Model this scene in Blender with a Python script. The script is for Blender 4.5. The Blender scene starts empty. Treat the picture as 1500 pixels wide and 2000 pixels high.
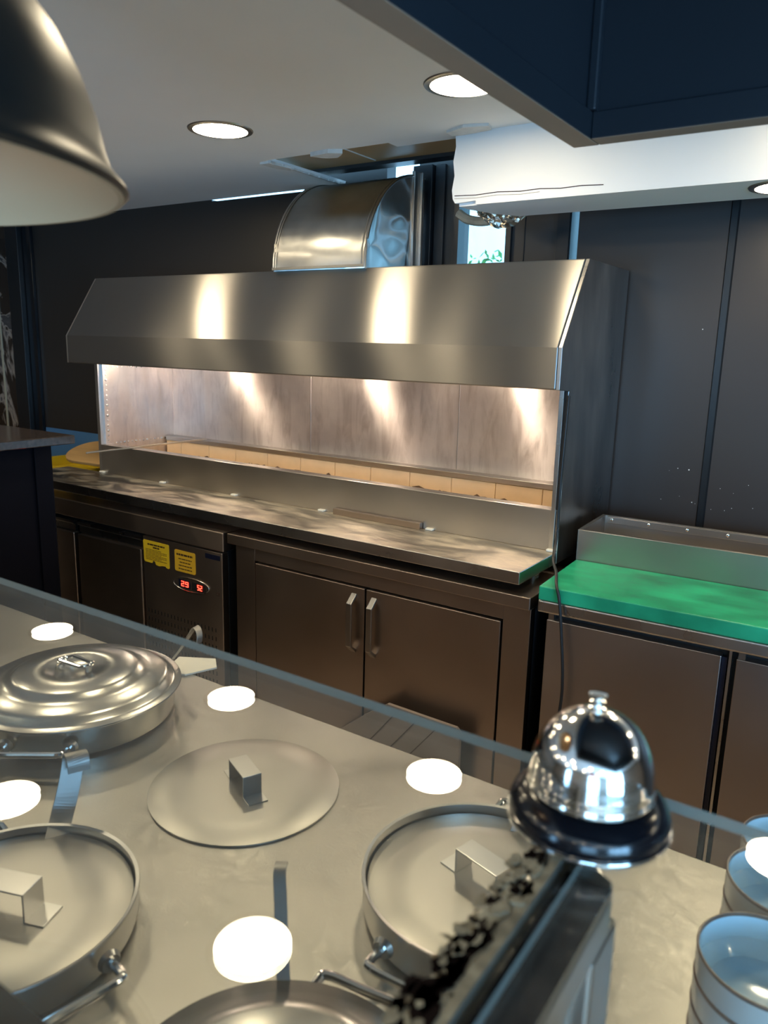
import bpy, bmesh, math, random
from mathutils import Vector, Matrix
random.seed(7)
R = math.radians
C = 1.55                      # eye height; shapes below are authored with z measured from the eye
SC = bpy.context.scene
COL = SC.collection

# ------------------------------------------------------------------ camera
cam_d = bpy.data.cameras.new('camera')
cam = bpy.data.objects.new('camera', cam_d); COL.objects.link(cam)
yaw, pit, rol = R(33.6), R(12.35), R(1.45)
fw = Vector((-math.sin(yaw)*math.cos(pit), math.cos(yaw)*math.cos(pit), -math.sin(pit)))
rt = Vector((math.cos(yaw), math.sin(yaw), 0)); up = rt.cross(fw)
r2 = rt*math.cos(rol) + up*math.sin(rol); u2 = -rt*math.sin(rol) + up*math.cos(rol)
M = Matrix((r2, u2, -fw)).transposed().to_4x4(); M.translation = Vector((0, 0, C))
cam.matrix_world = M
cam_d.sensor_fit = 'VERTICAL'; cam_d.sensor_height = 36.0; cam_d.sensor_width = 27.0
cam_d.lens = 1500/2000*36.0
cam_d.clip_start = 0.02
cam_d.dof.use_dof = True; cam_d.dof.focus_distance = 2.0; cam_d.dof.aperture_fstop = 7.0
SC.camera = cam

# ------------------------------------------------------------------ world, daylight, exposure
W = bpy.data.worlds.new('world'); SC.world = W; W.use_nodes = True
bg = W.node_tree.nodes['Background']
bg.inputs[0].default_value = (0.30, 0.62, 0.95, 1); bg.inputs[1].default_value = 0.6
SC.view_settings.view_transform = 'Standard'; SC.view_settings.look = 'None'
SC.view_settings.exposure = 2.9; SC.view_settings.gamma = 1.0
try: SC.view_settings.use_curve_mapping = False
except Exception: pass
SC.cycles.max_bounces = 10; SC.cycles.diffuse_bounces = 4; SC.cycles.glossy_bounces = 5
SC.cycles.transparent_max_bounces = 16
SC.cycles.sample_clamp_indirect = 6.0

def daylight(name, x0, x1, z0, z1, y, power, side=False):
    l = bpy.data.lights.new(name, 'AREA'); l.shape = 'RECTANGLE'; l.size = x1-x0; l.size_y = z1-z0
    l.energy = power; l.color = (0.30, 0.62, 1.0)
    o = bpy.data.objects.new(name, l); COL.objects.link(o)
    o.location = ((x0+x1)/2, y, (z0+z1)/2); o.rotation_euler = (R(90), 0, 0)   # faces +y
    if side: o.location = (y, (x0+x1)/2, (z0+z1)/2); o.rotation_euler = (R(90), 0, R(90))   # faces -x
    return o
daylight('daylight_through_shopfront', 0.6, 1.9, 0.35, 1.95, -2.92, 8)
daylight('daylight_through_side_glazing', -2.7, -0.5, 0.5, 2.05, 3.27, 34, True)
daylight('daylight_through_side_window', -1.9, -1.4, 0.6, 1.9, -2.92, 3)
LAMP_L = 8.0                 # radiance of the ceiling downlights
LAMP_C = (1.0, 0.84, 0.57)
HOOD_L = 10.0

# ------------------------------------------------------------------ materials
def nmat(name):
    m = bpy.data.materials.new(name); m.use_nodes = True
    return m, m.node_tree.nodes, m.node_tree.links, m.node_tree.nodes['Principled BSDF']
def solid(name, col, rough=0.5, metal=0.0, var=0.0, scale=8.0, bump=0.0, spec=0.5, stretch=(1, 1, 1), rvar=0.0, coat=0.0):
    m, n, l, p = nmat(name)
    p.inputs['Base Color'].default_value = (*col, 1); p.inputs['Roughness'].default_value = rough
    p.inputs['Metallic'].default_value = metal; p.inputs['Specular IOR Level'].default_value = spec
    p.inputs['Coat Weight'].default_value = coat
    if var or bump or rvar:
        tc = n.new('ShaderNodeTexCoord'); mp = n.new('ShaderNodeMapping'); mp.inputs['Scale'].default_value = stretch
        l.new(tc.outputs['Object'], mp.inputs[0])
        tx = n.new('ShaderNodeTexNoise'); tx.inputs['Scale'].default_value = scale; tx.inputs['Detail'].default_value = 5
        l.new(mp.outputs[0], tx.inputs[0])
        if var:
            cr = n.new('ShaderNodeValToRGB')
            cr.color_ramp.elements[0].position = 0.3; cr.color_ramp.elements[1].position = 0.7
            cr.color_ramp.elements[0].color = tuple(c*(1-var) for c in col)+(1,)
            cr.color_ramp.elements[1].color = tuple(min(1, c*(1+var)) for c in col)+(1,)
            l.new(tx.outputs[0], cr.inputs[0]); l.new(cr.outputs[0], p.inputs['Base Color'])
        if rvar:
            mr = n.new('ShaderNodeMapRange'); mr.inputs[1].default_value = 0.3; mr.inputs[2].default_value = 0.7
            mr.inputs[3].default_value = max(0.02, rough-rvar); mr.inputs[4].default_value = rough+rvar
            l.new(tx.outputs[0], mr.inputs[0]); l.new(mr.outputs[0], p.inputs['Roughness'])
        if bump:
            b = n.new('ShaderNodeBump'); b.inputs['Strength'].default_value = bump; b.inputs['Distance'].default_value = 0.002
            l.new(tx.outputs[0], b.inputs['Height']); l.new(b.outputs[0], p.inputs['Normal'])
    return m
def brushed(name, col, rough, aniso, tangent, var=0.06, scale=3.0, stretch=(1, 1, 1), rvar=0.05, bump=0.0, bscale=2.0):
    """brushed sheet metal: highlight stretched along `tangent`"""
    m = solid(name, col, rough, 1.0, var, scale, 0, 0.5, stretch, rvar)
    n, l = m.node_tree.nodes, m.node_tree.links; p = n['Principled BSDF']
    if aniso:
        v = n.new('ShaderNodeCombineXYZ')
        for i in range(3): v.inputs[i].default_value = tangent[i]
        l.new(v.outputs[0], p.inputs['Tangent']); p.inputs['Anisotropic'].default_value = aniso
    if bump:
        tc = n.new('ShaderNodeTexCoord'); tx = n.new('ShaderNodeTexNoise'); tx.inputs['Scale'].default_value = bscale; tx.inputs['Detail'].default_value = 1
        l.new(tc.outputs['Object'], tx.inputs[0])
        b = n.new('ShaderNodeBump'); b.inputs['Strength'].default_value = bump; b.inputs['Distance'].default_value = 0.02
        l.new(tx.outputs[0], b.inputs['Height']); l.new(b.outputs[0], p.inputs['Normal'])
    return m
def emit(name, col, s):
    m = bpy.data.materials.new(name); m.use_nodes = True; n = m.node_tree.nodes; n.clear()
    o = n.new('ShaderNodeOutputMaterial'); e = n.new('ShaderNodeEmission')
    e.inputs[0].default_value = (*col, 1); e.inputs[1].default_value = s
    m.node_tree.links.new(e.outputs[0], o.inputs[0]); return m
def sheet_glass(name, tint=(0.93, 0.97, 0.95), dust=0.0, ior=1.5):
    """flat pane: transparent + Fresnel mirror on each face, a little dust"""
    m = bpy.data.materials.new(name); m.use_nodes = True; n = m.node_tree.nodes; l = m.node_tree.links; n.clear()
    o = n.new('ShaderNodeOutputMaterial'); t = n.new('ShaderNodeBsdfTransparent'); g = n.new('ShaderNodeBsdfGlossy')
    t.inputs[0].default_value = (*tint, 1); g.inputs['Roughness'].default_value = 0.0
    ge = n.new('ShaderNodeNewGeometry'); mr = n.new('ShaderNodeMapRange')
    mr.inputs[3].default_value = ior; mr.inputs[4].default_value = 1/ior
    l.new(ge.outputs['Backfacing'], mr.inputs[0])
    f = n.new('ShaderNodeFresnel'); l.new(mr.outputs[0], f.inputs['IOR'])
    mx = n.new('ShaderNodeMixShader'); l.new(f.outputs[0], mx.inputs[0]); l.new(t.outputs[0], mx.inputs[1]); l.new(g.outputs[0], mx.inputs[2])
    out = mx
    if dust:
        d = n.new('ShaderNodeBsdfDiffuse'); d.inputs[0].default_value = (0.75, 0.75, 0.7, 1)
        tc = n.new('ShaderNodeTexCoord'); mp = n.new('ShaderNodeMapping'); mp.inputs['Scale'].default_value = (3, 9, 1); mp.inputs['Rotation'].default_value = (0, 0, 0.5)
        tx = n.new('ShaderNodeTexNoise'); tx.inputs['Scale'].default_value = 4; tx.inputs['Detail'].default_value = 8
        l.new(tc.outputs['Object'], mp.inputs[0]); l.new(mp.outputs[0], tx.inputs[0])
        m2 = n.new('ShaderNodeMapRange'); m2.inputs[1].default_value = 0.35; m2.inputs[2].default_value = 0.75; m2.inputs[3].default_value = dust*0.3; m2.inputs[4].default_value = dust
        l.new(tx.outputs[0], m2.inputs[0])
        my = n.new('ShaderNodeMixShader'); l.new(m2.outputs[0], my.inputs[0]); l.new(mx.outputs[0], my.inputs[1]); l.new(d.outputs[0], my.inputs[2]); out = my
    l.new(out.outputs[0], o.inputs[0]); return m

def worn_deck(name, col):
    """steel top with cloudy patches and fine swirling scratches"""
    m = solid(name, col, 0.36, 1.0, 0.10, 7, rvar=0.06)
    n, l = m.node_tree.nodes, m.node_tree.links; p = n['Principled BSDF']
    tc = n.new('ShaderNodeTexCoord'); tx = n.new('ShaderNodeTexNoise'); tx.inputs['Scale'].default_value = 42; tx.inputs['Detail'].default_value = 6; tx.inputs['Roughness'].default_value = 0.7; tx.inputs['Distortion'].default_value = 3.0
    l.new(tc.outputs['Object'], tx.inputs[0])
    b = n.new('ShaderNodeBump'); b.inputs['Strength'].default_value = 0.16; b.inputs['Distance'].default_value = 0.003
    l.new(tx.outputs[0], b.inputs['Height']); l.new(b.outputs[0], p.inputs['Normal']); return m
def stained_steel(name):
    """grease-smeared steel: vertical wipes and patches change gloss and tone"""
    m, n, l, p = nmat(name); p.inputs['Metallic'].default_value = 0.85
    tc = n.new('ShaderNodeTexCoord'); mp = n.new('ShaderNodeMapping'); mp.inputs['Scale'].default_value = (16, 16, 3.2)
    l.new(tc.outputs['Object'], mp.inputs[0])
    a = n.new('ShaderNodeTexNoise'); a.inputs['Scale'].default_value = 1.6; a.inputs['Detail'].default_value = 9; a.inputs['Roughness'].default_value = 0.65; a.inputs['Distortion'].default_value = 0.6
    l.new(mp.outputs[0], a.inputs[0])
    b = n.new('ShaderNodeTexNoise'); b.inputs['Scale'].default_value = 4; b.inputs['Detail'].default_value = 6; l.new(tc.outputs['Object'], b.inputs[0])
    cr = n.new('ShaderNodeValToRGB'); e = cr.color_ramp.elements
    e[0].position = 0.30; e[0].color = (0.60, 0.55, 0.52, 1); e[1].position = 0.52; e[1].color = (0.80, 0.76, 0.73, 1)
    l.new(a.outputs[0], cr.inputs[0]); 
    mx = n.new('ShaderNodeMix'); mx.data_type = 'RGBA'; mx.blend_type = 'MULTIPLY'; mx.inputs[0].default_value = 0.5
    c2 = n.new('ShaderNodeValToRGB'); c2.color_ramp.elements[0].position = 0.4; c2.color_ramp.elements[0].color = (0.62, 0.56, 0.55, 1); c2.color_ramp.elements[1].position = 0.6; c2.color_ramp.elements[1].color = (1, 0.97, 0.95, 1)
    l.new(b.outputs[0], c2.inputs[0]); l.new(cr.outputs[0], mx.inputs[6]); l.new(c2.outputs[0], mx.inputs[7]); l.new(mx.outputs[2], p.inputs['Base Color'])
    mr = n.new('ShaderNodeMapRange'); mr.inputs[1].default_value = 0.35; mr.inputs[2].default_value = 0.65; mr.inputs[3].default_value = 0.36; mr.inputs[4].default_value = 0.58
    l.new(a.outputs[0], mr.inputs[0]); l.new(mr.outputs[0], p.inputs['Roughness'])
    v = n.new('ShaderNodeCombineXYZ'); v.inputs[2].default_value = 1; v.inputs[1].default_value = 0.3; l.new(v.outputs[0], p.inputs['Tangent']); p.inputs['Anisotropic'].default_value = 0.95
    return m
def dusty_shelf(name):
    m, n, l, p = nmat(name)
    tc = n.new('ShaderNodeTexCoord'); mp = n.new('ShaderNodeMapping'); mp.inputs['Scale'].default_value = (1.6, 4, 1)
    l.new(tc.outputs['Object'], mp.inputs[0])
    a = n.new('ShaderNodeTexNoise'); a.inputs['Scale'].default_value = 3; a.inputs['Detail'].default_value = 10; a.inputs['Roughness'].default_value = 0.7; a.inputs['Distortion'].default_value = 0.8
    l.new(mp.outputs[0], a.inputs[0])
    cr = n.new('ShaderNodeValToRGB'); e = cr.color_ramp.elements
    e[0].position = 0.42; e[0].color = (0, 0, 0, 1); e[1].position = 0.64; e[1].color = (1, 1, 1, 1); l.new(a.outputs[0], cr.inputs[0])
    mc = n.new('ShaderNodeMix'); mc.data_type = 'RGBA'; mc.inputs[6].default_value = (0.36, 0.33, 0.29, 1); mc.inputs[7].default_value = (0.64, 0.57, 0.46, 1)
    l.new(cr.outputs[0], mc.inputs[0]); l.new(mc.outputs[2], p.inputs['Base Color'])
    mr = n.new('ShaderNodeMapRange'); mr.inputs[3].default_value = 0.30; mr.inputs[4].default_value = 0.50; l.new(cr.outputs[0], mr.inputs[0]); l.new(mr.outputs[0], p.inputs['Roughness'])
    m2 = n.new('ShaderNodeMapRange'); m2.inputs[3].default_value = 1.0; m2.inputs[4].default_value = 0.75; l.new(cr.outputs[0], m2.inputs[0]); l.new(m2.outputs[0], p.inputs['Metallic'])
    v = n.new('ShaderNodeCombineXYZ'); v.inputs[1].default_value = 1; l.new(v.outputs[0], p.inputs['Tangent']); p.inputs['Anisotropic'].default_value = 0.6
    return m
def marble(name):
    m, n, l, p = nmat(name); p.inputs['Roughness'].default_value = 0.12
    tc = n.new('ShaderNodeTexCoord'); a = n.new('ShaderNodeTexNoise'); a.inputs['Scale'].default_value = 2.6; a.inputs['Detail'].default_value = 8; a.inputs['Distortion'].default_value = 2.2
    l.new(tc.outputs['Object'], a.inputs[0])
    cr = n.new('ShaderNodeValToRGB'); e = cr.color_ramp.elements
    e[0].position = 0.38; e[0].color = (0.022, 0.014, 0.010, 1); e[1].position = 0.75; e[1].color = (0.10, 0.09, 0.09, 1)
    k = e.new(0.5); k.color = (0.03, 0.018, 0.012, 1); k = e.new(0.545); k.color = (0.35, 0.30, 0.26, 1); k = e.new(0.58); k.color = (0.06, 0.055, 0.055, 1)
    l.new(a.outputs[0], cr.inputs[0]); l.new(cr.outputs[0], p.inputs['Base Color']); return m
def residue(name):
    """torn tape and black adhesive left on the glass support"""
    m, n, l, p = nmat(name); p.inputs['Roughness'].default_value = 0.5
    tc = n.new('ShaderNodeTexCoord'); a = n.new('ShaderNodeTexNoise'); a.inputs['Scale'].default_value = 75; a.inputs['Detail'].default_value = 5; a.inputs['Distortion'].default_value = 1.2
    l.new(tc.outputs['Object'], a.inputs[0])
    cr = n.new('ShaderNodeValToRGB'); e = cr.color_ramp.elements
    e[0].position = 0.50; e[0].color = (0.012, 0.006, 0.005, 1); e[1].position = 0.56; e[1].color = (0.50, 0.44, 0.32, 1)
    l.new(a.outputs[0], cr.inputs[0]); l.new(cr.outputs[0], p.inputs['Base Color']); return m
def speckled_wall(name, col):
    m, n, l, p = nmat(name); p.inputs['Roughness'].default_value = 0.42
    tc = n.new('ShaderNodeTexCoord'); a = n.new('ShaderNodeTexNoise'); a.inputs['Scale'].default_value = 1.3; a.inputs['Detail'].default_value = 4
    l.new(tc.outputs['Object'], a.inputs[0]); cr = n.new('ShaderNodeValToRGB')
    cr.color_ramp.elements[0].color = tuple(c*0.85 for c in col)+(1,); cr.color_ramp.elements[1].color = tuple(c*1.15 for c in col)+(1,)
    l.new(a.outputs[0], cr.inputs[0]); l.new(cr.outputs[0], p.inputs['Base Color']); return m
def tiles(name):
    m, n, l, p = nmat(name); p.inputs['Roughness'].default_value = 0.35
    tc = n.new('ShaderNodeTexCoord'); b = n.new('ShaderNodeTexBrick'); b.inputs['Scale'].default_value = 1.0
    b.inputs['Color1'].default_value = (0.52, 0.43, 0.35, 1); b.inputs['Color2'].default_value = (0.48, 0.395, 0.32, 1); b.inputs['Mortar'].default_value = (0.03, 0.025, 0.02, 1)
    b.inputs['Mortar Size'].default_value = 0.004; b.inputs['Brick Width'].default_value = 0.6; b.inputs['Row Height'].default_value = 0.15
    l.new(tc.outputs['Object'], b.inputs[0]); l.new(b.outputs[0], p.inputs['Base Color']); return m

MT = dict(
 ceil=solid('white ceiling paint', (0.90, 0.885, 0.865), 0.75, var=0.03, scale=2),
 plaster=solid('torn plaster', (0.70, 0.68, 0.64), 0.9, var=0.1, scale=30, bump=0.4),
 fibre=solid('brown fibreboard', (0.50, 0.32, 0.15), 0.4, var=0.12, scale=5),
 wall=speckled_wall('charcoal wall panel', (0.034, 0.027, 0.0245)),
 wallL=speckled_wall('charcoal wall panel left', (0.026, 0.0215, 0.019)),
 trim=solid('black trim', (0.008, 0.009, 0.011), 0.35),
 floor=tiles('brown floor tile'),
 roomwall=solid('pale room wall', (0.17, 0.135, 0.105), 0.7, var=0.1, scale=2),
 blue=solid('blue protective film', (0.07, 0.20, 0.42), 0.5, var=0.08, scale=3),
 marble=marble('dark veined marble'),
 joint=solid('pale tile edge', (0.42, 0.38, 0.28), 0.4),
 hood=brushed('hood brushed steel', (0.40, 0.38, 0.355), 0.30, 1.0, (0, 0.45, 0.9), var=0.015, scale=4, rvar=0.0, bump=0.05, bscale=1.1),
 hoodside=brushed('hood side steel', (0.52, 0.50, 0.48), 0.35, 0.5, (0.02, 0.35, 0.94), var=0.22, scale=4, stretch=(1, 2.5, 0.8), rvar=0.08),
 stained=stained_steel('stained back steel'),
 front=brushed('front panel steel', (0.47, 0.445, 0.415), 0.33, 0.6, (0.02, 0.35, 0.94), var=0.07, scale=3, stretch=(1, 1, 2), rvar=0.03),
 shelf=dusty_shelf('dusty steel shelf'),
 edge=brushed('steel edge', (0.6, 0.57, 0.53), 0.28, 0.3, (0.02, 0.35, 0.94), var=0.05),
 cab=brushed('brown tinted steel', (0.40, 0.325, 0.275), 0.34, 0.5, (0.02, 0.35, 0.94), var=0.08, scale=2, rvar=0.05, bump=0.05),
 cabR=brushed('grey brown steel', (0.40, 0.345, 0.315), 0.36, 0.5, (0.02, 0.35, 0.94), var=0.06, scale=2, rvar=0.05, bump=0.05),
 fridge=brushed('fridge steel', (0.54, 0.45, 0.38), 0.40, 0.5, (0.02, 0.35, 0.94), var=0.06, scale=2, rvar=0.05),
 chrome=solid('polished steel', (0.80, 0.79, 0.77), 0.10, 1.0),
 satin=solid('satin steel', (0.48, 0.465, 0.44), 0.28, 1.0, var=0.05, scale=12),
 ladle=solid('ladle steel', (0.27, 0.26, 0.245), 0.5, 1.0),
 deck=worn_deck('worn steel deck', (0.355, 0.335, 0.30)),
 lid=brushed('dull lid steel', (0.385, 0.365, 0.33), 0.38, 0.0, (0, 1, 0), var=0.07, scale=9, rvar=0.05),
 alu=solid('worn aluminium', (0.46, 0.445, 0.415), 0.23, 1.0, var=0.05, scale=10, rvar=0.02),
 galv=brushed('galvanised sheet', (0.54, 0.535, 0.52), 0.38, 0.95, (1, 0, 0), var=0.10, scale=14, rvar=0.06, bump=0.08, bscale=4),
 brick=solid('cream firebrick', (0.80, 0.60, 0.36), 0.85, var=0.05, scale=14, bump=0.3),
 ash=solid('brown ash', (0.14, 0.085, 0.05), 0.95, var=0.4, scale=60),
 green=solid('green chopping board', (0.012, 0.31, 0.155), 0.38, var=0.40, scale=7, stretch=(1, 1.8, 1), rvar=0.08),
 black=solid('black satin', (0.005, 0.0055, 0.008), 0.16),
 blackwood=solid('black counter front', (0.004, 0.0045, 0.008), 0.5, spec=0.06),
 granite=solid('dark granite', (0.035, 0.026, 0.022), 0.14, var=0.4, scale=60),
 gap=solid('black gap', (0.004, 0.004, 0.005), 0.6),
 rubber=solid('black rubber', (0.010, 0.010, 0.011), 0.5),
 canopy=solid('dark blue black canopy', (0.012, 0.016, 0.022), 0.42, var=0.08, scale=4),
 rim_lit=solid('lit tone canopy rim', (0.28, 0.215, 0.165), 0.5, 0.0, var=0.06, scale=6),  # lamp light on the rim undersides, put into their colour
 lampout=solid('black lamp enamel', (0.010, 0.009, 0.008), 0.42),
 lampin=solid('cream lamp enamel', (0.52, 0.355, 0.205), 0.5),
 glass=sheet_glass('shelf glass', (0.955, 0.975, 0.965), 0.045, 1.36),
 wglass=sheet_glass('window glass', (0.9, 0.97, 0.97), 0.12),
 gedge=solid('grey green glass edge', (0.21, 0.235, 0.22), 0.15, coat=0.2),
 residue2=solid('cream tape residue', (0.30, 0.26, 0.18), 0.9, var=0.4, scale=90, spec=0.1),
 glue=solid('black adhesive', (0.007, 0.003, 0.0025), 0.85, spec=0.08),
 barsteel=solid('dark mottled steel', (0.14, 0.11, 0.095), 0.14, 0.8, var=0.55, scale=35, rvar=0.08),
 bowl=solid('daylight tinted glaze', (0.50, 0.74, 0.90), 0.12, var=0.04, scale=6, coat=0.4),  # white bowls; the blue of the daylight is put into this colour
 bowlout=solid('grey glaze', (0.40, 0.385, 0.36), 0.2, var=0.12, scale=8, coat=0.3),
 bowlrim=solid('brown rim glaze', (0.12, 0.075, 0.055), 0.3, var=0.3, scale=60),
 wood=solid('plywood', (0.46, 0.28, 0.11), 0.6, var=0.12, scale=4, stretch=(1, 8, 8)),
 yellow=solid('yellow plastic', (0.62, 0.44, 0.02), 0.4),
 sticker=solid('yellow sticker', (0.68, 0.46, 0.02), 0.4),
 sticker2=solid('amber sticker', (0.66, 0.38, 0.025), 0.4),
 ink=solid('brown ink', (0.05, 0.02, 0.01), 0.5),
 paper=solid('paper', (0.75, 0.70, 0.60), 0.7),
 foil=solid('crumpled foil', (0.7, 0.66, 0.6), 0.18, 1.0),
 insul=solid('insulation', (0.42, 0.36, 0.27), 0.8, var=0.2, scale=30),
 plank=solid('grey brown planks', (0.26, 0.21, 0.18), 0.5, var=0.15, scale=5, stretch=(1, 1, 4)),
 leaf=solid('leaf green', (0.07, 0.30, 0.06), 0.5, var=0.4, scale=3),
 bark=solid('bark', (0.08, 0.05, 0.03), 0.8),
 white=solid('white silicone', (0.8, 0.76, 0.66), 0.6),
 lamp=emit('downlight diffuser', LAMP_C, LAMP_L),
 hoodlamp=emit('hood bulb', (1.0, 0.79, 0.60), HOOD_L),
 bulb=emit('orange bulb', (1.0, 0.35, 0.08), 30.0),
 warmbulb=emit('warm bulb', (1.0, 0.72, 0.42), 1.2),
 led=emit('red led', (1.0, 0.02, 0.01), 2.2),
 navy=solid('navy plate', (0.005, 0.007, 0.02), 0.4),
)

# ------------------------------------------------------------------ mesh helpers
ORG = {}
def newbm(): return bmesh.new()
def box(bm, x0, x1, y0, y1, z0, z1):
    v = [bm.verts.new((x, y, z)) for z in (z0, z1) for y in (y0, y1) for x in (x0, x1)]
    for f in ((0, 2, 3, 1), (4, 5, 7, 6), (0, 1, 5, 4), (2, 6, 7, 3), (0, 4, 6, 2), (1, 3, 7, 5)):
        bm.faces.new([v[i] for i in f])
    return bm
def B(*a): return box(newbm(), *a)
def prism(bm, poly, axis, a, b):
    """extrude a 2D outline along axis: x -> (y,z), y -> (x,z), z -> (x,y)"""
    def P(p, t):
        return {'x': (t, p[0], p[1]), 'y': (p[0], t, p[1]), 'z': (p[0], p[1], t)}[axis]
    A = [bm.verts.new(P(p, a)) for p in poly]; Bv = [bm.verts.new(P(p, b)) for p in poly]
    n = len(poly); bm.faces.new(A); bm.faces.new(Bv[::-1])
    for i in range(n): bm.faces.new((A[i], Bv[i], Bv[(i+1) % n], A[(i+1) % n]))
    return bm
def lathe(bm, prof, c=(0, 0), seg=48):
    rings = []
    for r, z in prof:
        if r < 1e-6: rings.append([bm.verts.new((c[0], c[1], z))])
        else: rings.append([bm.verts.new((c[0]+r*math.cos(2*math.pi*k/seg), c[1]+r*math.sin(2*math.pi*k/seg), z)) for k in range(seg)])
    for a, b in zip(rings, rings[1:]):
        for k in range(seg):
            k2 = (k+1) % seg
            if len(a) == 1 and len(b) == 1: continue
            if len(a) == 1: bm.faces.new((a[0], b[k], b[k2]))
            elif len(b) == 1: bm.faces.new((a[k], b[0], a[k2]))
            else: bm.faces.new((a[k], b[k], b[k2], a[k2]))
    return bm
def tube(bm, pts, r, seg=10, flat=None):
    """sweep a round (or flat = (half width, half thickness, width direction)) section along a path"""
    pts = [Vector(p) for p in pts]; rings = []; n = len(pts)
    ref = Vector((0, 0, 1)) if flat is None else Vector(flat[2])
    for i, p in enumerate(pts):
        t = (pts[min(i+1, n-1)] - pts[max(i-1, 0)]).normalized()
        rf = ref if abs(t.dot(ref)) < 0.97 else Vector((1, 0, 0.01))
        u = (rf - t*rf.dot(t)).normalized(); w = t.cross(u)
        if flat is None:
            rings.append([bm.verts.new(p + u*r*math.cos(2*math.pi*k/seg) + w*r*math.sin(2*math.pi*k/seg)) for k in range(seg)])
        else:
            a, b = flat[0], flat[1]
            rings.append([bm.verts.new(p + u*a*sx + w*b*sy) for sx, sy in ((-1, -1), (1, -1), (1, 1), (-1, 1))])
    m = len(rings[0])
    for a, b in zip(rings, rings[1:]):
        for k in range(m): bm.faces.new((a[k], a[(k+1) % m], b[(k+1) % m], b[k]))
    bm.faces.new(rings[0][::-1]); bm.faces.new(rings[-1]); return bm
def smooth_path(pts, n=6):
    """Catmull-Rom through the points"""
    P = [Vector(p) for p in pts]; P = [P[0]*2-P[1]] + P + [P[-1]*2-P[-2]]; out = []
    for i in range(1, len(P)-2):
        for k in range(n):
            t = k/n; a, b, c, d = P[i-1], P[i], P[i+1], P[i+2]
            out.append(0.5*((2*b)+(c-a)*t+(2*a-5*b+4*c-d)*t*t+(3*b-a-3*c+d)*t**3))
    out.append(P[-2]); return out
def setp(o, label=None, cat=None, group=None, kind=None):
    if label: o['label'] = label
    if cat: o['category'] = cat
    if group: o['group'] = group
    if kind: o['kind'] = kind
    return o
def thing(name, label, cat, loc=(0, 0, 0), group=None, rotz=0):
    o = bpy.data.objects.new(name, None); COL.objects.link(o); o.empty_display_size = 0.05
    o.location = (loc[0], loc[1], loc[2]+C); o.rotation_euler = (0, 0, rotz)
    ORG[o.name] = Vector(loc) if not rotz else Vector((0, 0, 0))
    return setp(o, label, cat, group)
def obj(name, bm, mat, parent=None, bevel=0.0, smooth=False, angle=35, seg=2, label=None, local=False, recalc=True):
    """link a bmesh as ONE object; shapes are in eye-relative room coordinates unless local"""
    if recalc: bmesh.ops.recalc_face_normals(bm, faces=bm.faces)
    if parent is not None:
        off = Vector((0, 0, 0)) if local else ORG[parent.name]
    else:
        xs = [v.co for v in bm.verts]
        off = Vector(((min(c.x for c in xs)+max(c.x for c in xs))/2, (min(c.y for c in xs)+max(c.y for c in xs))/2, min(c.z for c in xs)))
    bmesh.ops.translate(bm, verts=bm.verts, vec=-off)
    me = bpy.data.meshes.new(name); bm.to_mesh(me); bm.free()
    mats = mat if isinstance(mat, (list, tuple)) else [mat]
    for m in mats: me.materials.append(MT[m])
    o = bpy.data.objects.new(name, me); COL.objects.link(o)
    if smooth:
        for p in me.polygons: p.use_smooth = True
        me.set_sharp_from_angle(angle=R(angle))
    if bevel:
        md = o.modifiers.new('bevel', 'BEVEL'); md.width = bevel; md.segments = seg; md.limit_method = 'ANGLE'; md.angle_limit = R(40)
    if parent is not None:
        o.parent = parent; ORG[o.name] = off
    else:
        o.location = off + Vector((0, 0, C)); ORG[o.name] = off
    if label: o['label'] = label
    return o
def struct(name, bm, mat, parent=None, **k):
    o = obj(name, bm, mat, parent, **k)
    if parent is None: o['kind'] = 'structure'
    return o
def text(name, body, size, loc, rot, mat, parent, ext=0.0004, local=False):
    cu = bpy.data.curves.new(name, 'FONT'); cu.body = body; cu.size = size; cu.extrude = ext; cu.align_x = 'CENTER'; cu.align_y = 'CENTER'
    t = bpy.data.objects.new(name, cu); COL.objects.link(t)
    dg = bpy.context.evaluated_depsgraph_get(); me = bpy.data.meshes.new_from_object(t.evaluated_get(dg))
    bpy.data.objects.remove(t); bpy.data.curves.remove(cu)
    off = Vector((0, 0, 0)) if local else ORG[parent.name]
    me.transform(Matrix.Translation(Vector(loc)-off) @ rot.to_4x4()); me.materials.clear(); me.materials.append(MT[mat])
    o = bpy.data.objects.new(name, me); COL.objects.link(o); o.parent = parent; ORG[o.name] = off; return o
def dup(root, loc, label=None, rotz=None, group=None):
    r = root.copy(); COL.objects.link(r); r.location = (loc[0], loc[1], loc[2]+C)
    if rotz is not None: r.rotation_euler = (0, 0, rotz)
    if label: r['label'] = label
    if group: r['group'] = group
    for ch in list(root.children):
        c = ch.copy(); COL.objects.link(c); c.parent = r
        for g in ch.children:
            d = g.copy(); COL.objects.link(d); d.parent = c
    return r

# ================================================================== THE SETTING
FZ = -1.55; CZ = 0.605; YW = 2.575
XL, XR, YF = -5.0, 3.2, -2.85
struct('floor', B(XL, XR, YF, YW+0.1, FZ-0.05, FZ), 'floor')
# ceiling, with the square hole cut for the duct
bm = newbm()
hx0, hx1, hy0 = -1.93, -1.19, 2.12
box(bm, XL, XR, YF, hy0, CZ, CZ+0.013); box(bm, XL, hx0, hy0, YW+0.001, CZ, CZ+0.013); box(bm, hx1, XR, hy0, YW+0.001, CZ, CZ+0.013)
struct('ceiling', bm, 'ceil')
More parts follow.
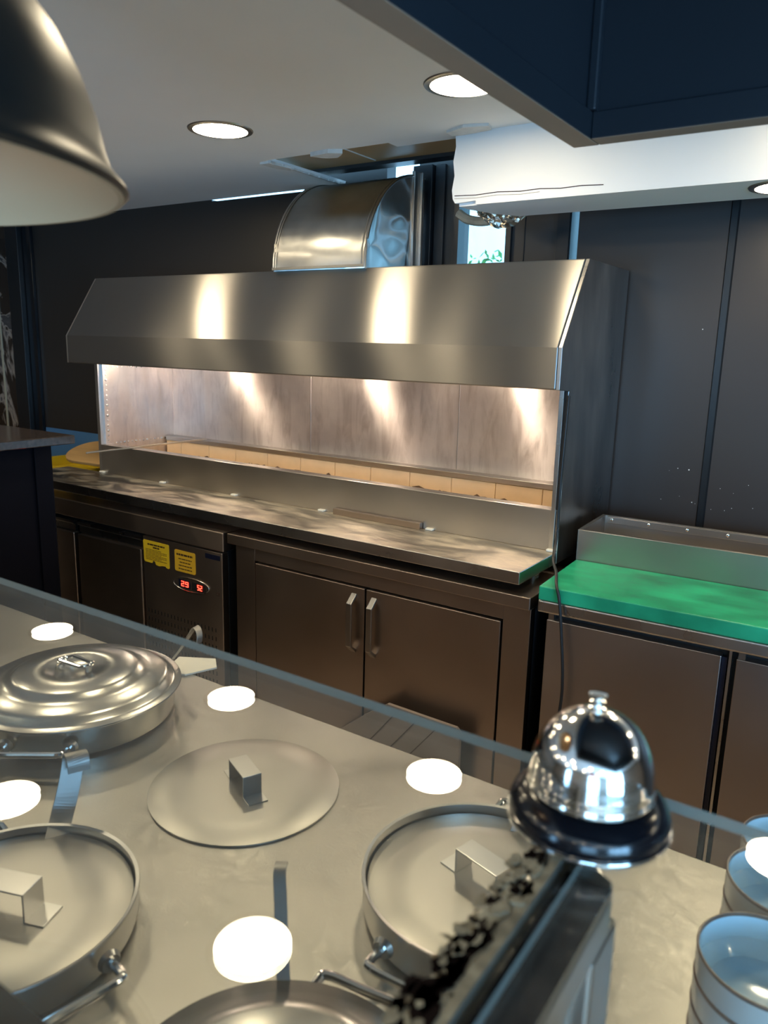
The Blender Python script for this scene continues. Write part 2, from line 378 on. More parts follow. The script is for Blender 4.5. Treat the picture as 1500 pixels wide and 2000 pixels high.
# above the hole: old fibreboard ceiling, a seam and ragged plaster lips
cv = struct('ceiling_cavity', B(-2.1, -1.0, 2.05, 2.50, 0.640, 0.652), 'fibre')
obj('seam', B(-1.686, -1.681, 2.10, 2.42, 0.6375, 0.640), 'plaster', cv)
bm = newbm(); box(bm, -2.1, -1.0, 2.44, 2.50, 0.628, 0.640); obj('batten', bm, 'trim', cv)
bm = newbm(); box(bm, -2.1, -1.0, 2.50, 2.68, 0.70, 0.712); obj('upper_board', bm, 'fibre', cv)
def flap(pts, z0, z1):
    return prism(newbm(), pts, 'z', z0, z1)
pl = struct('ceiling_torn_plaster', flap([(-1.70, 2.135), (-1.72, 2.10), (-1.64, 2.09), (-1.60, 2.115), (-1.615, 2.13), (-1.65, 2.155), (-1.68, 2.15)], 0.592, 0.606), 'plaster')
obj('flake', flap([(-1.97, 2.13), (-1.93, 2.13), (-1.915, 2.23), (-1.94, 2.26), (-1.965, 2.20)], 0.598, 0.606), 'plaster', pl)
obj('flake', flap([(-1.20, 2.08), (-1.13, 2.05), (-1.06, 2.07), (-1.07, 2.11), (-1.15, 2.122), (-1.2, 2.12)], 0.597, 0.606), 'plaster', pl)
bm = newbm()
for k in range(14):   # ragged left lip of the cut
    y = 2.13+k*0.03; w = random.uniform(0.004, 0.016)
    prism(bm, [(-1.935, y), (-1.93+w, y+0.004), (-1.93+w*0.6, y+0.03), (-1.935, y+0.031)], 'z', 0.600, 0.606)
obj('ragged_edge', bm, 'plaster', pl)
bm = newbm()
prism(bm, [(2.123, 0.606), (2.176, 0.606), (2.176, 0.640), (2.172, 0.640), (2.172, 0.610), (2.127, 0.610), (2.127, 0.640), (2.123, 0.640)], 'x', -1.43, -1.195)
struct('trim_ceiling_channel', bm, 'ceil')

# back wall: dark panels, pieced round the duct opening, the slits and the small window
bm = newbm()
def wp(x0, x1, z0, z1): box(bm, x0, x1, YW, YW+0.06, z0, z1)
wp(-4.05, -2.67, FZ, CZ); wp(-2.67, -2.14, FZ, 0.598); wp(-2.14, -2.03, FZ, CZ); wp(-2.03, -1.592, FZ, 0.20)
wp(-1.592, -1.408, FZ, CZ+0.09); wp(-1.408, -1.217, FZ, 0.22); wp(-1.408, -1.217, 0.50, CZ+0.09)
wp(-2.03, -1.735, 0.575, 0.70)
struct('wall_back', bm, 'wallL')
bm = newbm(); wp(-1.217, -0.991, FZ, CZ+0.09); wp(-0.991, -0.968, FZ, 0.20); wp(-0.968, XR, FZ, CZ)
struct('wall_back_right', bm, 'wall')
bm = newbm(); wp(-5.0, -4.05, FZ, CZ); mw = struct('wall_marble', bm, 'marble')
obj('tile_joint', B(-4.262, -4.250, YW-0.006, YW, -0.6, CZ), 'joint', mw)
obj('tile_joint', B(-4.432, -4.420, YW-0.006, YW, -0.6, CZ), 'joint', mw)
struct('trim_1', B(-4.235, -4.12, YW-0.05, YW, FZ, CZ), 'trim', bevel=0.003)
struct('trim_2', B(-4.115, -4.045, YW-0.02, YW, FZ, CZ), 'black', bevel=0.003)
bm = newbm()
prism(bm, [(-0.502, YW), (-0.498, YW-0.006), (-0.480, YW-0.006), (-0.476, YW)], 'z', FZ, CZ); struct('trim_3', bm, 'trim')
# black frames beside the openings
bm = newbm(); box(bm, -1.60, -1.52, YW-0.03, YW, 0.18, CZ+0.03); box(bm, -1.515, -1.475, YW-0.014, YW, 0.18, CZ+0.03); struct('trim_4', bm, 'trim', bevel=0.002)
bm = newbm(); box(bm, -1.225, -1.205, YW-0.014, YW, 0.2, CZ); box(bm, -1.162, -1.158, YW-0.004, YW, 0.2, CZ); box(bm, -1.035, -0.993, YW-0.02, YW, 0.2, CZ); struct('trim_5', bm, 'trim')
w1 = struct('window_1', newbm() if False else B(-1.425, -1.406, YW-0.025, YW+0.05, 0.21, 0.52), 'trim')
obj('pane', B(-1.408, -1.217, YW+0.02, YW+0.026, 0.22, 0.50), 'wglass', w1)
w2 = struct('window_2', B(-0.995, -0.9895, YW-0.012, YW+0.06, 0.2, CZ), 'trim')
obj('pane', B(-0.991, -0.968, YW+0.02, YW+0.026, 0.20, 0.60), 'wglass', w2)
# white bulkhead, broken at its left end
yb = 2.127; zb = 0.414
poly = [(-1.195, 0.605), (-1.192, 0.57), (-1.199, 0.53), (-1.193, 0.49), (-1.2, 0.45), (-1.196, 0.425), (-1.188, 0.413), (-1.12, 0.416), (-1.118, 0.405), (XR, 0.405), (XR, 0.605)]
bk = struct('wall_bulkhead', prism(newbm(), poly, 'y', yb, yb+0.0125), 'ceil')
bm = newbm(); prism(bm, [(-1.18, yb+0.0125), (XR, yb+0.0125), (XR, 2.37), (-1.09, 2.37), (-1.14, 2.30), (-1.175, 2.20)], 'z', 0.405, 0.4175)
obj('underside_board', bm, 'ceil', bk)
bm = newbm(); box(bm, -1.09, XR, 2.357, 2.37, 0.4175, 0.605); obj('rear_board', bm, 'ceil', bk)
cr = [(-1.19, 0.434), (-1.12, 0.431), (-1.05, 0.434), (-0.98, 0.430), (-0.92, 0.432), (-0.86, 0.428), (-0.80, 0.430), (-0.74, 0.427)]
bm = newbm(); tube(bm, [(x, yb-0.0002, z) for x, z in cr], 0.0013, 5); obj('crack', bm, 'ink', bk)
bm = newbm(); tube(bm, [(x, yb-0.0002, z-0.008) for x, z in cr[:5]], 0.0008, 5); obj('crack', bm, 'insul', bk)
# the rest of the room: side walls and the glazed front behind the viewer
struct('wall_left', B(XL-0.06, XL, YF, YW, FZ, CZ), 'roomwall')
bm = newbm()
for a, b, c, d in ((YF, -2.7, FZ, CZ), (-2.7, -0.5, FZ, -1.05), (-2.7, -0.5, 0.5, CZ), (-0.5, YW, FZ, CZ)): box(bm, XR, XR+0.06, a, b, c, d)
struct('wall_right', bm, 'roomwall')
bm = newbm()
for y_ in (-2.7, -1.98, -1.26, -0.54): box(bm, XR-0.01, XR+0.05, y_, y_+0.04, -1.05, 0.5)
box(bm, XR-0.01, XR+0.05, -2.7, -0.5, 0.08, 0.12); struct('window_4', bm, 'trim')
bm = newbm()
def fp(x0, x1, z0, z1): box(bm, x0, x1, YF-0.06, YF, z0, z1)
fp(XL, -1.9, FZ, CZ); fp(-1.9, -1.4, FZ, -0.95); fp(-1.9, -1.4, 0.35, CZ); fp(-1.4, 0.6, FZ, CZ); fp(0.6, 1.9, FZ, -1.2); fp(0.6, 1.9, 0.4, CZ); fp(1.9, XR, FZ, CZ)
struct('wall_front', bm, 'roomwall')
bm = newbm()
for x in (0.6, 1.03, 1.46, 1.86): box(bm, x, x+0.04, YF-0.05, YF+0.01, -1.2, 0.4)
box(bm, 0.6, 1.9, YF-0.05, YF+0.01, 0.08, 0.12)
struct('window_3', bm, 'trim')
struct('ground_outside', B(-6, 3, YW+0.3, 9, FZ-0.1, FZ-0.04), 'roomwall')

# ================================================================== LARGE OBJECTS
# ---- charcoal grill and its hood
hood = thing('grill_hood', 'long brushed steel charcoal grill with sloping hood against dark wall', 'grill', (-1.9, 2.3, -0.655))
XA, XB = -3.0, -0.797
prof = [(2.565, 0.248), (2.195, 0.248), (2.035, 0.002), (2.035, -0.113), (2.050, -0.113), (2.050, -0.004), (2.204, 0.232), (2.565, 0.232)]
obj('canopy', prism(newbm(), prof, 'x', XA, XB), 'hood', hood, bevel=0.004)
side = [(2.565, 0.248), (2.195, 0.248), (2.035, 0.002), (2.035, -0.113), (2.109, -0.118), (2.109, -0.625), (2.565, -0.625)]
obj('side_panel', prism(newbm(), side, 'x', XB+0.0005, XB+0.012), 'hoodside', hood, bevel=0.0015)
obj('canopy_end', prism(newbm(), [(2.564, 0.247), (2.196, 0.247), (2.036, 0.001), (2.036, -0.112), (2.564, -0.112)], 'x', XA-0.008, XA-0.0005), 'hoodside', hood)
obj('side_panel', B(-2.925, -2.905, 2.108, 2.565, -0.625, -0.10), 'hoodside', hood, bevel=0.0015)
obj('side_lining', B(-2.905, -2.893, 2.125, 2.51, -0.60, -0.0), 'stained', hood)
bm = newbm()
for k in range(46):   # weld beads round the lining
    if k < 16: p = (-2.893, 2.140, -0.47+k*0.022)
    elif k < 30: p = (-2.893, 2.15+(k-16)*0.026, -0.128)
    else: p = (-2.893, 2.16+(k-30)*0.021, -0.462)
    s = random.uniform(0.003, 0.0065)
    bmesh.ops.create_icosphere(bm, subdivisions=1, radius=s, matrix=Matrix.Translation(p) @ Matrix.Diagonal((0.4, 1.2, 1.0, 1)))
setp(obj('weld_beads', bm, 'alu', hood, smooth=True), kind='stuff')
obj('back_panel', B(-2.90, XB, 2.51, 2.522, -0.62, 0.22), 'stained', hood)
for x in (-2.05, -1.35): obj('panel_seam', B(x, x+0.0025, 2.5085, 2.5105, -0.45, 0.15), 'front', hood)
obj('back_ledge', B(-2.885, XB-0.015, 2.452, 2.51, -0.472, -0.452), 'front', hood, bevel=0.002)
jo = [-2.885, -2.785, -2.60, -2.432, -2.242, -2.057, -1.876, -1.699, -1.518, -1.337, -1.159, -0.981, XB-0.012]
for a, b in zip(jo, jo[1:]):
    obj('firebrick', B(a+0.001, b-0.001, 2.455, 2.505, -0.60, -0.474), 'brick', hood, bevel=0.002)
obj('fire_bed', B(-2.89, XB-0.01, 2.125, 2.51, -0.615, -0.60), 'brick', hood)
bm = newbm()
x = -2.85
while x < -0.84:
    z = -0.530 - 0.012*random.random(); w = random.uniform(0.01, 0.06)
    if random.random() < 0.75:
        prism(bm, [(x, z-0.02), (x, z+random.uniform(0, 0.006)), (x+w*0.5, z+random.uniform(0.002, 0.010)), (x+w, z), (x+w, z-0.02)], 'y', 2.4535, 2.4549)
    x += w*0.9+0.004
setp(obj('ash_line', bm, 'ash', hood), kind='stuff')
bm = newbm(); prism(bm, [(2.106, -0.588), (2.106, -0.463), (2.150, -0.463), (2.150, -0.469), (2.120, -0.469), (2.120, -0.588)], 'x', -2.905, XB)
obj('front_panel', bm, 'front', hood, bevel=0.002)
bm = newbm(); prism(bm, [(2.104, -0.115), (2.104, -0.588), (2.130, -0.588), (2.130, -0.115)], 'x', XB-0.014, XB); obj('jamb', bm, 'edge', hood, bevel=0.001)
bm = newbm(); prism(bm, [(2.100, -0.118), (2.100, -0.46), (2.108, -0.46), (2.108, -0.118)], 'x', XB+0.001, XB+0.008); obj('jamb_gap', bm, 'gap', hood)
sh = obj('shelf', B(-3.15, XB+0.012, 1.844, 2.106, -0.623, -0.587), ['shelf', 'edge'], hood, bevel=0.002)
for p in sh.data.polygons:
    if p.normal.z < 0.5: p.material_index = 1
bm = newbm(); box(bm, -2.9, XB, 2.13, 2.56, -0.625, -0.615); obj('base_pan', bm, 'gap', hood)
for x, y in ((-2.8, 2.16), (-2.0, 2.16), (-0.9, 2.16), (-0.83, 2.05), (-2.8, 2.5), (-2.0, 2.5)):
    obj('foot', lathe(newbm(), [(0, -0.6505), (0.016, -0.6505), (0.016, -0.644), (0.007, -0.642), (0.007, -0.620), (0, -0.620)], (x, y), 14), 'satin', hood, smooth=True)
for x in (-2.895, -2.50, -2.09, -1.66, -1.215, -0.80):
    obj('silicone_dab', B(x-0.014, x+0.012, 2.092, 2.107, -0.5868, -0.580), 'white', hood, bevel=0.002)
for x in (-2.62, -1.84, -1.17):
    lm = obj('hood_lamp', lathe(newbm(), [(0, 0.0), (0.05, 0.0), (0.055, -0.012), (0.055, -0.02), (0, -0.02)], (x, 2.36), 20), 'satin', hood, smooth=True)
    obj('stem', lathe(newbm(), [(0.02, 0.232), (0.02, 0.0)], (x, 2.36), 14), 'satin', lm, smooth=True)
    bm = newbm(); bmesh.ops.create_uvsphere(bm, u_segments=16, v_segments=10, radius=0.036, matrix=Matrix.Translation((x, 2.36, -0.045)))
    obj('bulb', bm, 'hoodlamp', lm, smooth=True)

# ---- galvanised exhaust elbow on top of the hood
duct = thing('exhaust_duct', 'curved galvanised exhaust elbow rising from hood into wall opening', 'duct', (-1.75, 2.35, 0.249))
DX0, DX1 = -1.955, -1.552
N = 18
arc = [(2.515-0.335*math.cos(R(90)*k/N)**1.0, 0.252+0.335*math.sin(R(90)*k/N)) for k in range(N+1)]
outer = [(2.180, 0.249)] + arc + [(2.62, 0.587)]
bm = newbm()
for (y0, z0), (y1, z1) in zip(outer, outer[1:]):
    v = [bm.verts.new(p) for p in ((DX0, y0, z0), (DX1, y0, z0), (DX1, y1, z1), (DX0, y1, z1))]; bm.faces.new(v)
bmesh.ops.remove_doubles(bm, verts=bm.verts, dist=1e-5)
o = obj('curved_sheet', bm, 'galv', duct, smooth=True, angle=30)
md = o.modifiers.new('thick', 'SOLIDIFY'); md.thickness = 0.002; md.offset = -1
cheek = outer + [(2.62, 0.30), (2.50, 0.249)]
for x in (DX0, DX1):
    obj('cheek', prism(newbm(), [(y+0.004, z-0.004) if i < len(outer)-1 else (y, z) for i, (y, z) in enumerate(cheek)], 'x', x-0.003, x+0.001), 'galv', duct)
    bm = newbm(); tube(bm, [(x+0.001, y, z) for y, z in outer], 0.005, 8); obj('folded_seam', bm, 'satin', duct, smooth=True)
    bm = newbm(); tube(bm, [(x + (0.012 if x == DX0 else -0.012), y-0.001, z+0.001) for y, z in outer], 0.003, 8); obj('folded_seam', bm, 'satin', duct, smooth=True)
obj('bottom_flange', B(DX0, DX1, 2.172, 2.184, 0.249, 0.258), 'satin', duct)
bm = newbm(); box(bm, DX1-0.002, DX1+0.010, 2.465, 2.50, 0.249, 0.60); obj('corner_bracket', bm, 'satin', duct, bevel=0.002)
bm = newbm(); box(bm, DX1-0.002, DX1+0.020, 2.50, 2.51, 0.249, 0.60); obj('corner_bracket', bm, 'galv', duct, bevel=0.002)

# ---- undercounter fridge (left)
fr = thing('undercounter_fridge', 'low steel fridge with yellow stickers and red digital display', 'fridge', (-2.6, 2.2, FZ))
FY = 1.85
obj('worktop', B(-3.32, -1.892, FY-0.008, 2.55, -0.724, -0.655), 'fridge', fr, bevel=0.003)
obj('body', B(-3.31, -1.905, FY+0.03, 2.54, -1.42, -0.724), 'gap', fr)
for a, b in ((-3.16, -2.765), (-2.737, -2.343)):
    d = obj('door', B(a, b, FY, FY+0.03, -1.38, -0.792), 'fridge', fr, bevel=0.004)
    bm = newbm(); prism(bm, [(FY+0.022, -0.792), (FY+0.022, -0.742), (FY, -0.742), (FY, -0.752), (FY+0.012, -0.760), (FY+0.012, -0.786)], 'x', a, b)
    obj('grip', bm, 'edge', d)
cp = obj('control_panel', B(-2.327, -1.907, FY, FY+0.03, -1.38, -0.733), 'fridge', fr, bevel=0.002)
FR = Matrix.Rotation(R(90), 3, 'X')
y = FY-0.0006
def rrect(x0, x1, z0, z1, r, n=4):
    out = []
    for cx, cz, a0 in ((x1-r, z1-r, 0), (x0+r, z1-r, 90), (x0+r, z0+r, 180), (x1-r, z0+r, 270)):
        for k in range(n+1): out.append((cx+r*math.cos(R(a0+90*k/n)), cz+r*math.sin(R(a0+90*k/n))))
    return out
s1 = [(-2.322, -0.748), (-2.186, -0.748), (-2.182, -0.753), (-2.182, -0.838), (-2.186, -0.841), (-2.199, -0.839), (-2.203, -0.834), (-2.222, -0.836), (-2.238, -0.840), (-2.256, -0.838), (-2.262, -0.826), (-2.270, -0.824), (-2.278, -0.834), (-2.316, -0.834), (-2.323, -0.829), (-2.326, -0.753)]
stk = obj('warning_sticker', prism(newbm(), s1, 'y', FY-0.0012, FY), 'sticker', cp, label='torn yellow sticker with printed lines')
bm = newbm()
def words(bm, x0, x1, z, h, seed):
    rr = random.Random(seed); x = x0
    while x < x1:
        w = min(rr.uniform(0.008, 0.022), x1-x); box(bm, x, x+w, FY-0.0018, FY-0.0012, z-h/2, z+h/2); x += w+0.0025
words(bm, -2.300, -2.205, -0.762, 0.006, 1); words(bm, -2.270, -2.235, -0.772, 0.006, 2)
for k in range(8): words(bm, -2.312, -2.195 if k % 3 else -2.225, -0.782-k*0.0055, 0.0018, 10+k)
obj('printed_lines', bm, 'ink', stk)
stk = obj('warning_sticker', prism(newbm(), rrect(-2.151, -2.042, -0.838, -0.757, 0.007), 'y', FY-0.0012, FY), 'sticker2', cp, label='whole amber sticker with printed lines')
bm = newbm(); words(bm, -2.140, -2.055, -0.773, 0.007, 31)
for k in range(4): words(bm, -2.130+0.006*(k == 1), -2.060-0.008*(k == 1), -0.789-k*0.0125, 0.0035, 40+k)
obj('printed_lines', bm, 'ink', stk)
el = [(-2.066+0.092*math.cos(R(a))+0.012*math.sin(R(a)), -0.880+0.026*math.sin(R(a))) for a in range(0, 360, 10)]
dp = obj('display', prism(newbm(), el, 'y', FY-0.003, FY), 'fridge', cp)
bm = newbm(); tube(bm, [(a, FY-0.003, b) for a, b in el+el[:1]], 0.0016, 6); obj('bezel', bm, 'edge', dp, smooth=True)
obj('screen', B(-2.060, -1.990, FY-0.0042, FY-0.003, -0.896, -0.866), 'gap', dp)
obj('screen', B(-2.130, -2.068, FY-0.0042, FY-0.003, -0.896, -0.866), 'navy', dp)
SEG = {'2': 'abged', '5': 'afgcd', '9': 'abcfgd'}
def digit(bm, ch, x, z, w, h):
    t = 0.0026; hw = w/2; hh = h/2
    S = {'a': (x-hw, x+hw, z+hh-t, z+hh), 'd': (x-hw, x+hw, z-hh, z-hh+t), 'g': (x-hw, x+hw, z-t/2, z+t/2),
         'f': (x-hw, x-hw+t, z, z+hh), 'e': (x-hw, x-hw+t, z-hh, z), 'b': (x+hw-t, x+hw, z, z+hh), 'c': (x+hw-t, x+hw, z-hh, z)}
    for s in SEG[ch]:
        q = S[s]; box(bm, q[0], q[1], FY-0.005, FY-0.0042, q[2], q[3])
for ch, x, w in (('5', -2.026, 0.010), ('2', -2.012, 0.010), ('2', -2.108, 0.015), ('9', -2.086, 0.015)):
    bm = newbm(); digit(bm, ch, x, -0.881, w, 0.020); obj('digit', bm, 'led', dp, label='glowing red digit')
obj('name_plate', B(-1.990, -1.916, FY-0.0012, FY, -0.762, -0.744), 'navy', cp)
text('marking', 'CE', 0.016, (-1.930, FY-0.0006, -0.888), FR, 'ink', cp)
bm = newbm()
for r_ in range(7):
    for k in range(21): box(bm, -2.311+k*0.0182, -2.307+k*0.0182, FY-0.0008, FY, -1.035-r_*0.0335, -1.019-r_*0.0335)
obj('vent_slots', bm, 'gap', cp)
for x in (-3.2, -2.0):
    for yy in (1.95, 2.45): obj('leg', lathe(newbm(), [(0, FZ), (0.02, FZ), (0.02, -1.42), (0, -1.42)], (x, yy), 14), 'satin', fr, smooth=True)

# ---- two door cabinet (middle)
cb = thing('steel_cabinet', 'brown steel cabinet with two doors and paired arched handles', 'cabinet', (-1.3, 2.2, FZ))
obj('worktop', B(-1.868, -0.748, FY-0.012, 2.2, -0.686, -0.651), 'cab', cb, bevel=0.002)
obj('body', B(-1.838, -0.748, FY+0.025, 2.2, -1.42, -0.686), 'gap', cb)
for a, b in ((-1.838, -1.751), (-0.828, -0.748)): obj('stile', B(a, b, FY, FY+0.03, -1.42, -0.686), 'cab', cb, bevel=0.001)
obj('rail', B(-1.7505, -0.8285, FY+0.002, FY+0.03, -0.731, -0.686), 'cab', cb, bevel=0.001)
for a, b, hx in ((-1.745, -1.2905, -1.330), (-1.2845, -0.833, -1.2545)):
    d = obj('door', B(a, b, FY-0.004, FY+0.024, -1.40, -0.737), 'cab', cb, bevel=0.002)
    ho = [(FY-0.004, -0.757), (FY-0.034, -0.785), (FY-0.034, -0.925), (FY-0.004, -0.953), (FY-0.004, -0.940), (FY-0.027, -0.920), (FY-0.027, -0.790), (FY-0.004, -0.770)]
    obj('handle', prism(newbm(), ho, 'x', hx-0.010, hx+0.010), 'satin', d, bevel=0.002)
for x in (-1.8, -0.8):
    for yy in (1.95, 2.12): obj('leg', lathe(newbm(), [(0, FZ), (0.02, FZ), (0.02, -1.42), (0, -1.42)], (x, yy), 14), 'satin', cb, smooth=True)

# ---- refrigerated prep table (right), turned a little
PX, PY, PR = -0.732, 1.85, R(2.6)
def place(o):
    o.location.x = PX; o.location.y = PY; o.rotation_euler = (0, 0, PR); return o
pt = place(thing('prep_table', 'steel undercounter fridge table carrying the green board at right', 'table', (0, 0, 0)))
def L(name, bm, mat, par=None, **k): return obj(name, bm, mat, par or pt, local=True, **k)
L('worktop', B(0, 1.40, 0, 0.58, -0.688, -0.652), 'edge', bevel=0.006, seg=3)
L('body', B(0.022, 1.39, 0.04, 0.57, -1.42, -0.688), 'gap')
for a, b in ((0.026, 0.459), (0.492, 0.93), (0.96, 1.38)):
    d = L('door', B(a, b, 0.008, 0.038, -1.38, -0.706), 'cabR', bevel=0.002)
    L('gasket', B(b+0.0005, b+0.012, 0.022, 0.036, -1.38, -0.712), 'navy', d)
    L('hinge', B(a+0.003, a+0.018, 0.012, 0.03, -0.7055, -0.690), 'satin', d)
for a in (0.475, 0.942): L('post', B(a, a+0.006, 0.012, 0.04, -1.40, -0.69), 'edge')
for x in (0.1, 1.3):
    for yy in (0.1, 0.5): L('leg', lathe(newbm(), [(0, FZ), (0.02, FZ), (0.02, -1.42), (0, -1.42)], (x, yy), 14), 'satin', smooth=True)
gb = place(thing('cutting_board', 'thick stained green plastic cutting board on steel table', 'cutting board', (0, 0, 0)))
obj('board', B(0.002, 1.38, -0.002, 0.312, -0.652, -0.614), 'green', gb, local=True, bevel=0.003)
tb = place(thing('topping_rail', 'open empty steel box standing behind the green cutting board', 'steel box', (0, 0, 0)))
bm = newbm(); y0, y1, z1, t = 0.316, 0.566, -0.523, 0.012
box(bm, 0, 1.38, y0, y0+t, -0.652, z1); obj('front_wall', bm, 'front', tb, local=True, bevel=0.0015)
obj('end_wall', B(0, t, y0+t, y1, -0.652, z1), 'front', tb, local=True)
rw = obj('rear_wall', B(0, 1.38, y1, y1+t, -0.652, z1), 'front', tb, local=True)
bm = newbm(); box(bm, 0.02, 1.38, y1-0.010, y1, z1-0.022, z1-0.001); obj('inner_lip', bm, 'front', rw, local=True, bevel=0.001)
obj('tray_floor', B(t, 1.38, y0+t, y1, -0.651, -0.645), 'cab', tb, local=True)
for k in range(6):
    bm = newbm(); bmesh.ops.create_uvsphere(bm, u_segments=10, v_segments=6, radius=0.005, matrix=Matrix.Translation((0.035+k*0.115, y1-0.0105, z1-0.010)) @ Matrix.Diagonal((1, 0.5, 1, 1)))
    obj('screw', bm, 'chrome', tb, local=True, smooth=True)

# ---- near counter: deck, rear skirt and customer ledge
sc_ = thing('serving_counter', 'steel topped serving counter holding pots in the foreground', 'counter', (-0.7, 0.5, FZ))
DZ = -0.68
obj('deck', B(-2.42, 1.6, 0.12, 1.022, DZ-0.03, DZ), 'deck', sc_, bevel=0.003)
obj('skirt', B(-2.41, 1.58, 0.14, 1.0, FZ, DZ-0.03), 'cab', sc_)
obj('customer_wall', B(-2.42, -0.165, 0.03, 0.12, FZ, -0.335), 'black', sc_)
obj('customer_ledge', B(-2.42, -0.165, -0.28, 0.1635, -0.335, -0.309), 'black', sc_, bevel=0.002)
# ---- glass shelf in two panes with its support
def pane(x0, x1, label):
    o = obj('glass_shelf', B(x0, x1, 0.10, 0.505, -0.3085, -0.300), ['glass', 'gedge'])
    for p in o.data.polygons:
        if abs(p.normal.z) < 0.5: p.material_index = 1
    return setp(o, label, 'glass shelf', 'panes of the counter glass shelf')
pane(-2.38, -0.131, 'long clear glass pane left of the bell reflecting ceiling lights')
pane(-0.122, 1.5, 'clear glass pane right of the bell over the bowls')
sup = thing('shelf_support', 'grimy steel bar and post holding up the glass below bell', 'bracket', (-0.125, 0.28, DZ))
bar = [(-0.158, 0.10), (-0.100, 0.10), (-0.100, 0.400), (-0.104, 0.414), (-0.118, 0.421), (-0.140, 0.421), (-0.154, 0.414), (-0.158, 0.40)]
obj('bar', prism(newbm(), bar, 'z', -0.337, -0.3105), 'satin', sup, bevel=0.002)
bm = newbm(); box(bm, -0.129, -0.102, 0.13, 0.405, -0.3105, -0.3095); obj('bar_strip', bm, 'barsteel', sup)
rr = random.Random(5)
def blob(bm, x, y, rx, ry, z, h, n=11):
    p0 = [(x+rx*rr.uniform(0.45, 1.15)*math.cos(2*math.pi*k/n), y+ry*rr.uniform(0.45, 1.15)*math.sin(2*math.pi*k/n)) for k in range(n)]
    prism(bm, p0, 'z', z, z+h)
bm = newbm(); ys = [0.12+0.01*k for k in range(30)]
prism(bm, [(-0.1375+rr.uniform(-0.0025, 0.002), y_) for y_ in ys] + [(-0.1318, ys[-1]), (-0.1318, ys[0])], 'z', -0.2999, -0.2995)
for k in range(110):
    y_ = rr.uniform(0.12, 0.385); blob(bm, rr.uniform(-0.157, -0.137), y_, rr.uniform(0.0015, 0.006), rr.uniform(0.002, 0.008), -0.2999, 0.0004 if k % 3 else 0.0013)
setp(obj('tape_residue', bm, 'residue2', sup, label='torn cream tape residue'), kind='stuff')
bm = newbm()
for k in range(135):
    t = rr.random()**1.15; y_ = 0.115+0.285*t; s_ = 1.0 if t < 0.7 else 0.45
    blob(bm, rr.uniform(-0.157+0.012*max(0, t-0.6), -0.1405), y_, rr.uniform(0.002, 0.0062)*s_, rr.uniform(0.003, 0.013)*s_, -0.2993, 0.0006)
setp(obj('black_adhesive', bm, 'glue', sup, label='black adhesive smears'), kind='stuff')
obj('post', B(-0.130, -0.100, 0.374, 0.418, DZ, -0.337), 'satin', sup, bevel=0.003)
obj('gusset', prism(newbm(), [(0.33, -0.337), (0.374, -0.337), (0.374, -0.40)], 'x', -0.118, -0.112), 'satin', sup)

# ---- black range canopy overhead
rc = thing('range_canopy', 'black extractor canopy with rim underside coloured as lit hanging overhead at upper right', 'extractor canopy', (0.6, 0.4, 0.28))
cx0, cx1, cy0, cy1, cz = -0.442, 1.6, -0.45, 1.132, 0.280
def ring(bm, o_, i_, z0, z1):
    (a, b, c, d), (e, f, g, h) = o_, i_
    box(bm, a, e, c, d, z0, z1); box(bm, f, b, c, d, z0, z1); box(bm, e, f, c, g, z0, z1); box(bm, e, f, h, d, z0, z1)
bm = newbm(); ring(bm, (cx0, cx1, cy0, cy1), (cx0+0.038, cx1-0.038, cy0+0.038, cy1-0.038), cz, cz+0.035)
o = obj('rim', bm, ['canopy', 'rim_lit'], rc, bevel=0.002)
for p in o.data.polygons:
    if p.normal.z < -0.5: p.material_index = 1  # undersides take the painted lit tone
bm = newbm(); ring(bm, (cx0+0.004, cx1-0.004, cy0+0.004, cy1-0.004), (cx0+0.03, cx1-0.03, cy0+0.03, cy1-0.03), cz+0.035, CZ-0.001)
obj('canopy_wall', bm, 'canopy', rc)
obj('canopy_top', B(cx0+0.03, cx1-0.03, cy0+0.03, cy1-0.03, CZ-0.03, CZ-0.012), 'canopy', rc)
bm = newbm(); box(bm, cx0+0.03, cx0+0.044, cy1-0.044, cy1-0.03, cz+0.035, CZ-0.03); obj('corner_seam', bm, 'canopy', rc, bevel=0.003)

# ---- black bar counter at the left
bc = thing('bar_counter', 'black panelled bar counter with dark stone top at far left', 'counter', (-2.9, 1.0, FZ))
obj('stone_top', B(-3.4, -2.468, -0.6, 1.682, -0.381, -0.350), 'granite', bc, bevel=0.003)
obj('counter_panel', B(-3.3, -2.552, -0.6, 1.600, FZ, -0.381), 'blackwood', bc)
obj('corner_post', B(-2.552, -2.540, 1.565, 1.632, FZ, -0.386), 'blackwood', bc, bevel=0.002)
obj('end_panel', B(-3.3, -2.552, 1.600, 1.632, FZ, -0.381), 'blackwood', bc)
# blue film on the wall beside the hood
setp(obj('wall_film', B(-4.04, -3.03, YW-0.004, YW-0.0005, -0.70, -0.512), 'blue'), 'bright blue panel low on the dark wall left of hood', 'wall panel')

